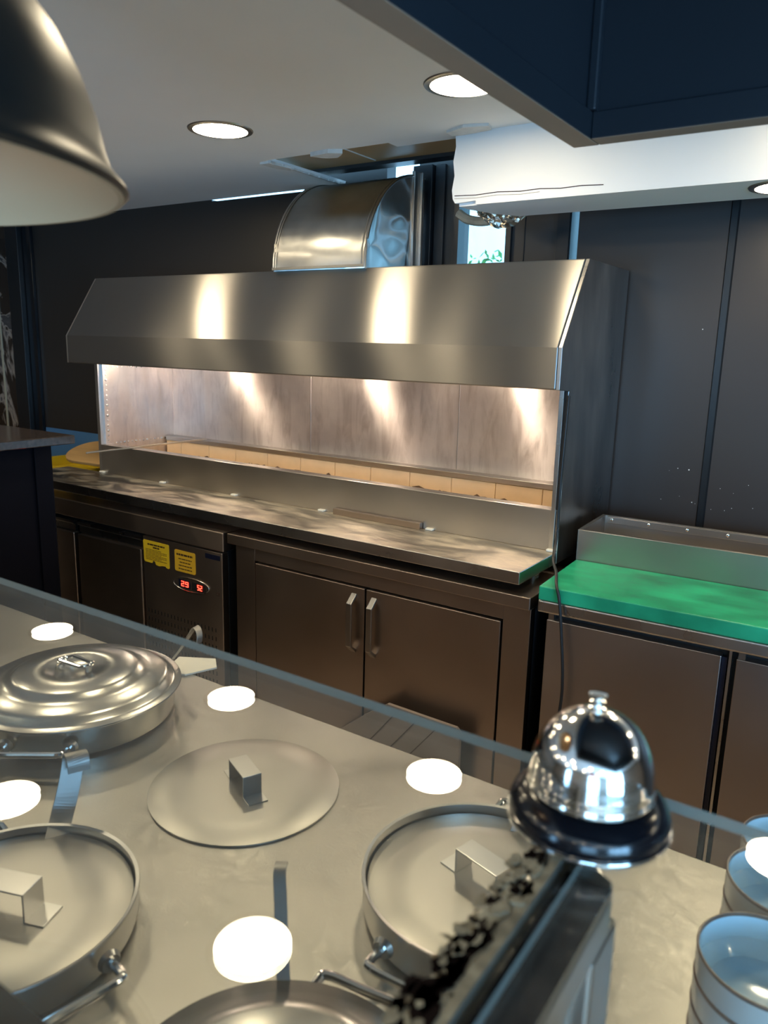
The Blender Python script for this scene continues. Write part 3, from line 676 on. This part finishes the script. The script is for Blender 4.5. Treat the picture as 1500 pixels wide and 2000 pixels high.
# ================================================================== POTS ON THE DECK
def handle_loop(par, ang, r, z, w=0.052, out=0.036, local=True, name='handle'):
    c, s = math.cos(ang), math.sin(ang)
    def T(a, t, h): return (c*(r+a)-s*t, s*(r+a)+c*t, z+h)
    pts = [T(0, -w, 0), T(out*0.7, -w, 0.004), T(out, -w*0.86, 0.006), T(out, 0, 0.006), T(out, w*0.86, 0.006), T(out*0.7, w, 0.004), T(0, w, 0)]
    hb = obj(name, tube(newbm(), smooth_path(pts, 5), 0.0052, 10), 'chrome', par, smooth=True, local=True)
    for t in (-w, w):
        bm = newbm(); p = T(0.001, t, 0); m = Matrix.Translation(p) @ Matrix.Rotation(ang, 4, 'Z') @ Matrix.Rotation(R(90), 4, 'Y')
        bmesh.ops.create_cone(bm, cap_ends=True, segments=16, radius1=0.013, radius2=0.010, depth=0.006, matrix=m)
        obj('mount', bm, 'satin', hb, smooth=True, local=True)
def pot(label, x, y, r, h, angs, mat='satin'):
    t = thing('cooking_pot', label, 'pot', (x, y, DZ), 'pots set on the serving counter')
    pr = [(0, 0.002), (r-0.012, 0.002), (r-0.003, 0.006), (r-0.0005, 0.014), (r-0.0005, h-0.004), (r+0.0015, h-0.002), (r+0.001, h), (r-0.003, h-0.001), (r-0.0035, h-0.006), (r-0.0035, 0.014), (r-0.012, 0.007), (0, 0.006)]
    obj('pot_body', lathe(newbm(), pr, seg=72), mat, t, smooth=True, local=True)
    for a in angs: handle_loop(t, a, r, h*0.55)
    return t
def flat_lid(label, x, y, z, r, rot, hl=0.072, hw=0.030, hh=0.034):
    t = thing('flat_lid', label, 'lid', (x, y, z), 'flat steel lids with folded strap handles'); t.rotation_euler = (0, 0, rot)
    obj('plate', lathe(newbm(), [(0, 0), (r-0.001, 0), (r, 0.001), (r, 0.003), (r-0.001, 0.0035), (r*0.6, 0.0037), (0, 0.0038)], seg=72), 'lid', t, smooth=True, local=True)
    a = hl/2; b = hw/2; z0 = 0.0038; th = 0.002
    outl = [(-a, z0), (-a, z0+hh), (a, z0+hh), (a, z0), (a-th, z0), (a-th, z0+hh-th), (-a+th, z0+hh-th), (-a+th, z0)]
    st = obj('strap_handle', prism(newbm(), outl, 'y', -b, b), 'satin', t, local=True, bevel=0.0008)
    for s in (-1, 1):
        bm = newbm(); f = 0.024
        x0, x1 = (a-th, a+f) if s > 0 else (-a-f, -a+th)
        box(bm, x0, x1, -b, b, z0, z0+0.0015); obj('foot_tab', bm, 'satin', st, local=True)
    return t
# right pot and lid (P), left front pot and lid (Q)
pot('open rimmed steel pot under the bell with flat lid inside', -0.345, 0.757, 0.1465, 0.053, [R(-88), R(92)])
flat_lid('flat strap-handled lid sunk in the pot nearest the bell', -0.345, 0.757, DZ+0.037, 0.1405, R(-15), hl=0.066)
pot('open rimmed steel pot at lower left with ladle hooked out', -0.772, 0.403, 0.143, 0.047, [R(-11), R(169)])
flat_lid('flat strap-handled lid sunk in the pot at lower left', -0.772, 0.403, DZ+0.033, 0.137, R(20), hl=0.07, hw=0.034, hh=0.036)
flat_lid('flat strap-handled lid lying alone on the steel deck', -0.7655, 0.7815, DZ, 0.146, R(-25), hl=0.062, hw=0.030, hh=0.034)
# domed pots (L far left, R at the bottom edge)
def domed_lid(label, x, y, z, R0, prof, mat, loop):
    t = thing('domed_lid', label, 'lid', (x, y, z), 'stepped domed pot lids')
    obj('dome', lathe(newbm(), prof, seg=80), mat, t, smooth=True, angle=50, local=True)
    if loop:
        zz, a = loop
        c, s = math.cos(a), math.sin(a)
        ov = [(0.026*(1 if abs(q) < 90 else -1)+0.014*math.cos(R(q)), 0.014*math.sin(R(q)), zz+0.010+0.0045*(math.cos(R(q)))) for q in list(range(-90, 90, 18))+[89.9]+[-180+k*18 for k in range(5, 0, -1)][:0]]
        ov += [(-0.026+0.014*math.cos(R(q)), 0.014*math.sin(R(q)), zz+0.010+0.0045*math.cos(R(q))) for q in range(90, 271, 18)]
        ov.append(ov[0]); ov = [(c*p[0]-s*p[1], s*p[0]+c*p[1], p[2]) for p in ov]
        bm = newbm(); tube(bm, ov, 0.0034, 8)
        tube(bm, [(c*0.034, s*0.034, zz-0.001), (c*0.036, s*0.036, zz+0.012)], 0.006, 10); tube(bm, [(-c*0.034, -s*0.034, zz-0.001), (-c*0.036, -s*0.036, zz+0.008)], 0.005, 10)
        obj('loop_handle', bm, 'chrome', t, smooth=True, local=True)
    return t
pot('large aluminium pot with domed lid at the far left', -1.187, 0.778, 0.176, 0.054, [R(-54), R(126)], 'alu')
r0 = 0.184
pl_ = [(r0, 0.0), (r0+0.0008, 0.0015), (r0, 0.003), (r0-0.010, 0.0045), (r0-0.016, 0.007), (r0-0.022, 0.014), (r0-0.030, 0.0185), (r0-0.055, 0.0225), (r0-0.068, 0.0255), (r0-0.074, 0.031), (r0-0.082, 0.0345), (r0-0.11, 0.037), (0.052, 0.0385), (0.048, 0.036), (0, 0.036)]
pl_ += [(0, 0.0345), (0.049, 0.0345), (0.053, 0.037), (r0-0.11, 0.0355), (r0-0.083, 0.033), (r0-0.0755, 0.0295), (r0-0.069, 0.024), (r0-0.055, 0.021), (r0-0.031, 0.017), (r0-0.0235, 0.0125), (r0-0.017, 0.0055), (r0-0.010, 0.003), (r0, 0)]
domed_lid('wide stepped aluminium lid on the large far left pot', -1.182, 0.779, DZ+0.056, r0, pl_, 'alu', (0.036, R(2)))
pot('steel pot with shallow domed lid cut by the bottom edge', -0.3445, 0.371, 0.140, 0.055, [R(98), R(278)])
r0 = 0.1466
pr_ = [(r0, 0.0), (r0+0.001, 0.0015), (r0, 0.003), (r0-0.026, 0.008), (r0-0.030, 0.011), (r0-0.045, 0.015), (r0-0.09, 0.019), (0, 0.021), (0, 0.0195), (r0-0.09, 0.0175), (r0-0.045, 0.0135), (r0-0.03, 0.0095), (r0-0.026, 0.0065), (r0, 0)]
domed_lid('shallow dished steel lid cut by the bottom edge of view', -0.3445, 0.371, DZ+0.057, r0, pr_, 'alu', (0.020, R(0)))
# ladles hooked over the rims: flat handles with a bent tip
def ladle(label, path, wdir, hw=0.0115, bowl=None):
    base = path[0]; t = thing('ladle', label, 'ladle', (base[0], base[1], DZ), 'ladles in the pots')
    obj('ladle_handle', tube(newbm(), smooth_path(path, 5), 0, flat=(hw, 0.0013, wdir)), 'ladle', t, bevel=0.0006)
    if bowl:
        bm = newbm(); bmesh.ops.create_uvsphere(bm, u_segments=20, v_segments=12, radius=bowl[1], matrix=Matrix.Translation(bowl[0]))
        bmesh.ops.delete(bm, geom=[v for v in bm.verts if v.co.z > bowl[0][2]+0.003], context='VERTS')
        o = obj('ladle_bowl', bm, 'satin', t, smooth=True); md = o.modifiers.new('thick', 'SOLIDIFY'); md.thickness = 0.0015
    return t
ladle('ladle handle hooked up from lower left pot towards large pot', [(-0.838, 0.505, -0.650), (-0.862, 0.533, -0.630), (-0.869, 0.545, -0.615), (-0.874, 0.557, -0.590), (-0.877, 0.565, -0.566), (-0.873, 0.564, -0.556), (-0.864, 0.561, -0.554), (-0.857, 0.559, -0.562), (-0.856, 0.559, -0.576)], (0.45, 0.89, 0), 0.0145)
ladle('ladle handle standing in the bottom pot behind a reflected light', [(-0.405, 0.468, -0.655), (-0.426, 0.485, -0.627), (-0.445, 0.503, -0.600), (-0.465, 0.524, -0.570), (-0.4770, 0.536, -0.553), (-0.482, 0.543, -0.548), (-0.487, 0.551, -0.549)], (0.83, 0.55, 0), 0.0068)
ladle('ladle hook rising behind the large domed pot at left', [(-1.19, 1.005, -0.655), (-1.15, 1.000, -0.612), (-1.112, 0.990, -0.572), (-1.100, 0.987, -0.558), (-1.089, 0.983, -0.552), (-1.078, 0.979, -0.555), (-1.072, 0.976, -0.566), (-1.073, 0.975, -0.578)], (0.1, 0.97, 0.2), 0.0065)
ladle('ladle tip clipped on pot rim just beside the bell', [(-0.352, 0.872, -0.648), (-0.348, 0.882, -0.631), (-0.344, 0.893, -0.622), (-0.325, 0.91, -0.60), (-0.30, 0.925, -0.575), (-0.285, 0.93, -0.56)], (0.8, 0.4, 0), 0.011)
setp(obj('paper_slip', prism(newbm(), [(-1.23, 1.06), (-1.16, 1.10), (-1.125, 1.07), (-1.15, 1.005), (-1.20, 0.995)], 'z', DZ+0.0005, DZ+0.004), 'paper'), 'white paper slip on the deck behind the large domed pot', 'paper')

bm = newbm(); rr = random.Random(21)
for x, z, r_ in ((-0.574, -0.370, 0.0028), (-0.5395, -0.371, 0.0038), (-0.545, 0.068, 0.003), (-0.617, -0.477, 0.002), (-0.60, -0.38, 0.0014), (-0.56, -0.46, 0.0014), (-0.52, -0.475, 0.003), (-0.51, -0.478, 0.0015), (-0.44, -0.42, 0.002), (-0.40, -0.43, 0.0014), (-0.40, -0.478, 0.0022), (-0.42, -0.488, 0.002), (-0.36, -0.40, 0.002), (-0.34, -0.47, 0.002), (-0.46, -0.49, 0.0018)):
    bmesh.ops.create_circle(bm, cap_ends=True, segments=8, radius=r_*0.6, matrix=Matrix.Translation((x, YW-0.0006, z)) @ Matrix.Rotation(R(90), 4, 'X'))
sp = obj('paint_specks', bm, 'plaster', bpy.data.objects['wall_back_right'], recalc=False); sp['kind'] = 'stuff'

# ---- call bell
bl = thing('call_bell', 'chrome domed call bell on flared black base on the glass', 'bell', (-0.134, 0.452, -0.30))
obj('base', lathe(newbm(), [(0, 0), (0.0505, 0), (0.0515, 0.002), (0.0505, 0.004), (0.0515, 0.006), (0.0515, 0.009), (0.049, 0.015), (0.045, 0.019), (0.040, 0.022), (0.034, 0.023), (0, 0.023)], seg=72), 'black', bl, smooth=True, angle=45, local=True)
obj('base_ring', lathe(newbm(), [(0.049, -0.0), (0.0522, 0.0002), (0.0526, 0.0018), (0.0522, 0.003), (0.049, 0.003)], seg=72), 'chrome', bl, smooth=True, local=True)
dome = [(0.0385, 0.0235), (0.0405, 0.0235), (0.0408, 0.0250), (0.0402, 0.0262), (0.0398, 0.030), (0.0400, 0.0315), (0.0394, 0.034)]
for k in range(13): a = R(8+82*k/12); dome.append((0.0392*math.cos(a)**0.92 if k < 12 else 0, 0.032+0.0435*math.sin(a)))
obj('dome', lathe(newbm(), dome, seg=72), 'chrome', bl, smooth=True, angle=60, local=True)
obj('plunger', lathe(newbm(), [(0.0028, 0.074), (0.0028, 0.0765), (0.0052, 0.0768), (0.0052, 0.078), (0.0034, 0.0785), (0.0030, 0.080), (0.0046, 0.081), (0.0046, 0.0825), (0.0026, 0.083), (0.0026, 0.0845), (0.0058, 0.0855), (0.0058, 0.0868), (0, 0.0875)], seg=24), 'chrome', bl, smooth=True, local=True)

# ---- bowls in stacks
RB, HB, PB = 0.061, 0.050, 0.030
def bowl_thing(label):
    t = thing('bowl', label, 'bowl', (0, 0, 0), 'stacked brown rimmed bowls')
    k = 1.0
    obj('bowl_outside', lathe(newbm(), [(0, 0.0), (0.046, 0.0), (0.050, 0.004), (0.0535, 0.014), (0.0560, 0.0185), (0.0598, 0.0205), (0.0604, 0.024), (0.0607, HB-0.0035)], seg=56), 'bowlout', t, smooth=True, local=True)
    obj('bowl_inside', lathe(newbm(), [(0, 0.006), (0.036, 0.0065), (0.047, 0.010), (0.0535, 0.019), (0.0575, 0.0235), (0.0582, HB-0.0035)], seg=56), 'bowl', t, smooth=True, local=True)
    obj('bowl_rim', lathe(newbm(), [(0.0607, HB-0.0035), (0.0611, HB-0.0012), (0.0602, HB), (0.0590, HB), (0.0582, HB-0.0035)], seg=56), 'bowlrim', t, smooth=True, local=True)
    return t
b0 = None
names = {0: 'front', 1: 'middle', 2: 'rear'}
for si, (bx, by, n) in enumerate(((-0.031, 0.6995, 4), (-0.0285, 0.8285, 4), (-0.031, 0.955, 3))):
    for k in range(n):
        pos = ('bottom bowl', 'second bowl up', 'third bowl up', 'top bowl')[k] if n == 4 else ('bottom bowl', 'middle bowl', 'top bowl')[k]
        lab = 'brown rimmed stoneware %s of the %s stack at right' % (pos, names[si])
        if b0 is None:
            b0 = bowl_thing(lab); b0.location = (bx, by, DZ+C); b = b0
        else: b = dup(b0, (bx, by, DZ+k*PB), lab)

# ================================================================== LAMPS
def downlight(label):
    t = thing('downlight', label, 'ceiling light', (0, 0, 0), 'round recessed ceiling downlights')
    obj('trim_ring', lathe(newbm(), [(0.081, 0.0), (0.080, -0.004), (0.086, -0.005), (0.094, -0.003), (0.096, 0.0)], seg=48), 'satin', t, smooth=True, local=True)
    obj('diffuser', lathe(newbm(), [(0.081, -0.001), (0.06, -0.002), (0, -0.002)], seg=48), 'lamp', t, smooth=True, local=True)
    return t
spots = [(-1.783, 1.76, CZ, 'round lit downlight in the ceiling left of the wall hole'), (-0.969, 1.753, CZ, 'round lit downlight half hidden by the black canopy rim'),
 (-0.305, 2.235, 0.405, 'small lit downlight under the white bulkhead at right edge'),
 (-2.82, 1.76, CZ, 'downlight hidden above the black pendant, mirrored at far left of glass'),
 (-0.945, 0.98, CZ, 'downlight overhead mirrored large and yellow above the bottom pot'), (-1.83, 0.98, CZ, 'downlight overhead mirrored at the left edge of the glass')]
d0 = None
for x, y_, z, lab in spots:
    if d0 is None: d0 = downlight(lab); d0.location = (x, y_, z+C)
    else: dup(d0, (x, y_, z), lab)
off = [(-0.09, 1.93), (-3.7, 0.98), (-2.75, 0.98), (-1.83, -1.4), (-0.9, -1.4), (0.4, -1.6), (-2.75, -1.4), (1.4, -1.6), (0.75, 1.75), (1.7, 1.75), (-1.83, -2.3), (0.0, -2.3), (-3.7, -0.4), (-2.75, -0.4), (-1.83, -0.4), (2.3, -1.6), (2.3, 0.2), (2.3, 1.75), (-3.7, -1.6), (-0.9, -2.3), (1.4, -2.3)]  # mostly unseen lamps added to bounce warm light off floor and walls
for x, y_ in off: dup(d0, (x, y_, CZ), 'unseen ceiling downlight, in a set mostly added for warm bounce', group='downlights out of view')

# big pendant beside the viewer
PCX, PCY = -0.658, 0.204
pd = thing('pendant_lamp', 'large black dome pendant with cream inside at upper left', 'pendant lamp', (PCX, PCY, 0.10), 'black dome pendants')
po = [(0.2400, 0.1035), (0.2435, 0.1065), (0.2420, 0.110), (0.237, 0.115), (0.2325, 0.122), (0.229, 0.133), (0.225, 0.153), (0.216, 0.181), (0.204, 0.205), (0.186, 0.229), (0.164, 0.250), (0.130, 0.273), (0.09, 0.292), (0.055, 0.305), (0.042, 0.310), (0.040, 0.330), (0.038, 0.400), (0.02, 0.425), (0, 0.426)]
po = [(r*1.03, z-0.10-0.003) for r, z in po]
obj('shade', lathe(newbm(), po, seg=96), 'lampout', pd, smooth=True, angle=60, local=True)
pi_ = [(0.2400, 0.1035), (0.2360, 0.1035), (0.2330, 0.112), (0.2295, 0.120), (0.226, 0.132), (0.222, 0.152), (0.213, 0.179), (0.201, 0.203), (0.183, 0.2265), (0.161, 0.247), (0.127, 0.270), (0.088, 0.288), (0.053, 0.300), (0, 0.303)]
pi_ = [(r*1.03, z-0.10-0.003) for r, z in pi_]
obj('shade_lining', lathe(newbm(), pi_, seg=96), 'lampin', pd, smooth=True, angle=60, local=True)
obj('cord', tube(newbm(), [(0, 0, 0.31), (0, 0, 0.504)], 0.004, 8), 'rubber', pd, local=True)
bm = newbm(); bmesh.ops.create_uvsphere(bm, u_segments=16, v_segments=10, radius=0.03, matrix=Matrix.Translation((0, 0, 0.17)))
obj('bulb', bm, 'warmbulb', pd, smooth=True, local=True)
p2 = dup(pd, (0.45, -1.3, 0.12), 'lit black pendant behind the viewer mirrored orange in the bell')
for ch in list(p2.children):
    if ch.name.startswith('bulb'):
        ch.data = ch.data.copy(); ch.data.materials.clear(); ch.data.materials.append(MT['bulb'])

# ================================================================== SMALL THINGS
pw = smooth_path([(-0.779, 2.095, -0.13), (-0.778, 2.085, -0.25), (-0.781, 2.085, -0.40), (-0.778, 2.080, -0.52), (-0.765, 2.03, -0.585), (-0.72, 1.94, -0.598), (-0.685, 1.855, -0.606), (-0.668, 1.838, -0.640), (-0.655, 1.834, -0.72), (-0.640, 1.828, -0.84), (-0.640, 1.828, -0.93), (-0.655, 1.82, -1.10), (-0.67, 1.82, -1.30), (-0.68, 1.80, -1.53)], 8)
setp(obj('power_cable', tube(newbm(), pw, 0.0042, 8), 'rubber', smooth=True), 'thin black cable hanging down the right end of the hood', 'cable')
setp(obj('flat_bar', B(-1.60, -1.245, 2.085, 2.103, -0.5865, -0.566), 'cab', bevel=0.001), 'short steel bar lying on the shelf against the grill front', 'metal bar')
sk = [(-2.756, 1.925, -0.4685), (-2.749, 1.944, -0.4665), (-2.68, 2.19, -0.4555), (-2.607, 2.449, -0.444)]
bm = newbm(); tube(bm, sk, 0.004, 6); setp(obj('poker', bm, 'satin', smooth=True), 'thin steel poker resting across the left end of the grill', 'poker')
wd = []
for k in range(13): a = R(90+180*k/12); wd.append((-3.22+0.12*math.cos(a), 2.24+0.105*math.sin(a)))
wd += [(-2.94, 2.135), (-2.94, 2.345)]
o = obj('wooden_board', prism(newbm(), wd, 'z', -0.008, 0.008), 'wood', bevel=0.003)
o.location = (-3.10, 2.25, -0.545+C); o.rotation_euler = (R(20), R(0), R(4)); setp(o, 'round ended plywood board propped behind the left end of shelf', 'wooden board')
cr_ = thing('yellow_crate', 'yellow plastic crate mostly hidden behind the black counter', 'crate', (-3.3, 2.2, -0.655))
bm = newbm(); box(bm, -3.55, -3.06, 2.10, 2.115, -0.655, -0.60); box(bm, -3.55, -3.06, 2.385, 2.40, -0.655, -0.60); box(bm, -3.55, -3.535, 2.115, 2.385, -0.655, -0.60); box(bm, -3.075, -3.06, 2.115, 2.385, -0.655, -0.60)
obj('crate_wall', bm, 'yellow', cr_); obj('crate_floor', B(-3.535, -3.075, 2.115, 2.385, -0.655, -0.648), 'yellow', cr_)
ft = thing('leaning_panel', 'grey brown planked panel leaning low against the cabinet doors', 'panel', (-1.1, 1.80, FZ))
bm = newbm(); prism(bm, [(-1.245, -1.12), (-1.16, -1.058), (-0.925, -1.062), (-0.912, -1.076), (-0.912, -1.54), (-1.40, -1.54), (-1.40, -1.25)], 'y', 1.79, 1.802); obj('plank_face', bm, 'plank', ft)
bm = newbm()
for x in (-1.06, -0.985, -0.915+0.0): pass
for x in (-1.12, -1.045, -0.975): prism(bm, [(x, -1.064), (x+0.004, -1.064), (x-0.196, -1.32), (x-0.2, -1.32)], 'y', 1.7885, 1.79)
obj('plank_joint', bm, 'ink', ft)
# foil and insulation hanging from the broken bulkhead
rr = random.Random(3); bm = newbm(); nx, nz = 16, 8; g = []
for i in range(nx+1):
    row = []
    for j in range(nz+1):
        u, v = i/nx, j/nz; x = -1.245+0.19*u; drop = 0.060*math.sin(math.pi*(0.12+0.80*u))**1.2+0.004
        row.append(bm.verts.new((x+rr.uniform(-.003, .003), 2.386+rr.uniform(-.010, .010)+0.006*math.sin(9*u)-0.012*(1-v), 0.440-v*drop-0.004*u+rr.uniform(-.003, .003))))
    g.append(row)
for i in range(nx):
    for j in range(nz): bm.faces.new((g[i][j], g[i+1][j], g[i+1][j+1], g[i][j+1]))
o = obj('foil_wrap', bm, 'foil', recalc=False); md = o.modifiers.new('thick', 'SOLIDIFY'); md.thickness = 0.002
setp(o, 'crumpled silver foil drooping below the broken end of white bulkhead', 'foil')
bm = newbm(); tube(bm, smooth_path([(-1.405, 2.545, 0.46), (-1.37, 2.545, 0.438), (-1.32, 2.545, 0.427), (-1.27, 2.545, 0.430), (-1.225, 2.545, 0.455)], 5), 0.016, 8)
setp(obj('insulation_roll', bm, 'insul', smooth=True), 'beige insulation sagging across the top of the small window', 'insulation')
# shrub outside the small window
sb = thing('shrub', 'bright green shrub seen outside through the small window', 'shrub', (-2.15, 4.6, FZ))
bm = newbm(); rr = random.Random(9)
for k in range(3200):
    a, b = rr.uniform(0, 2*math.pi), rr.uniform(-1, 1); rad = 0.75*rr.random()**0.4
    c = Vector((-2.15+rad*math.cos(a)*math.sqrt(1-b*b), 4.6+rad*math.sin(a)*math.sqrt(1-b*b), -0.12+rad*b*0.95))
    u = Vector((rr.uniform(-1, 1), rr.uniform(-1, 1), rr.uniform(-1, 1))).normalized(); w = u.orthogonal().normalized()
    s = rr.uniform(0.010, 0.024)
    bm.faces.new([bm.verts.new(c+q) for q in (u*s*1.4, w*s*0.6, -u*s*1.4, -w*s*0.6)])
obj('foliage', bm, 'leaf', sb, recalc=False)
obj('stem', tube(newbm(), [(-2.15, 4.6, FZ), (-2.15, 4.6, -0.2)], 0.03, 8), 'bark', sb, smooth=True)
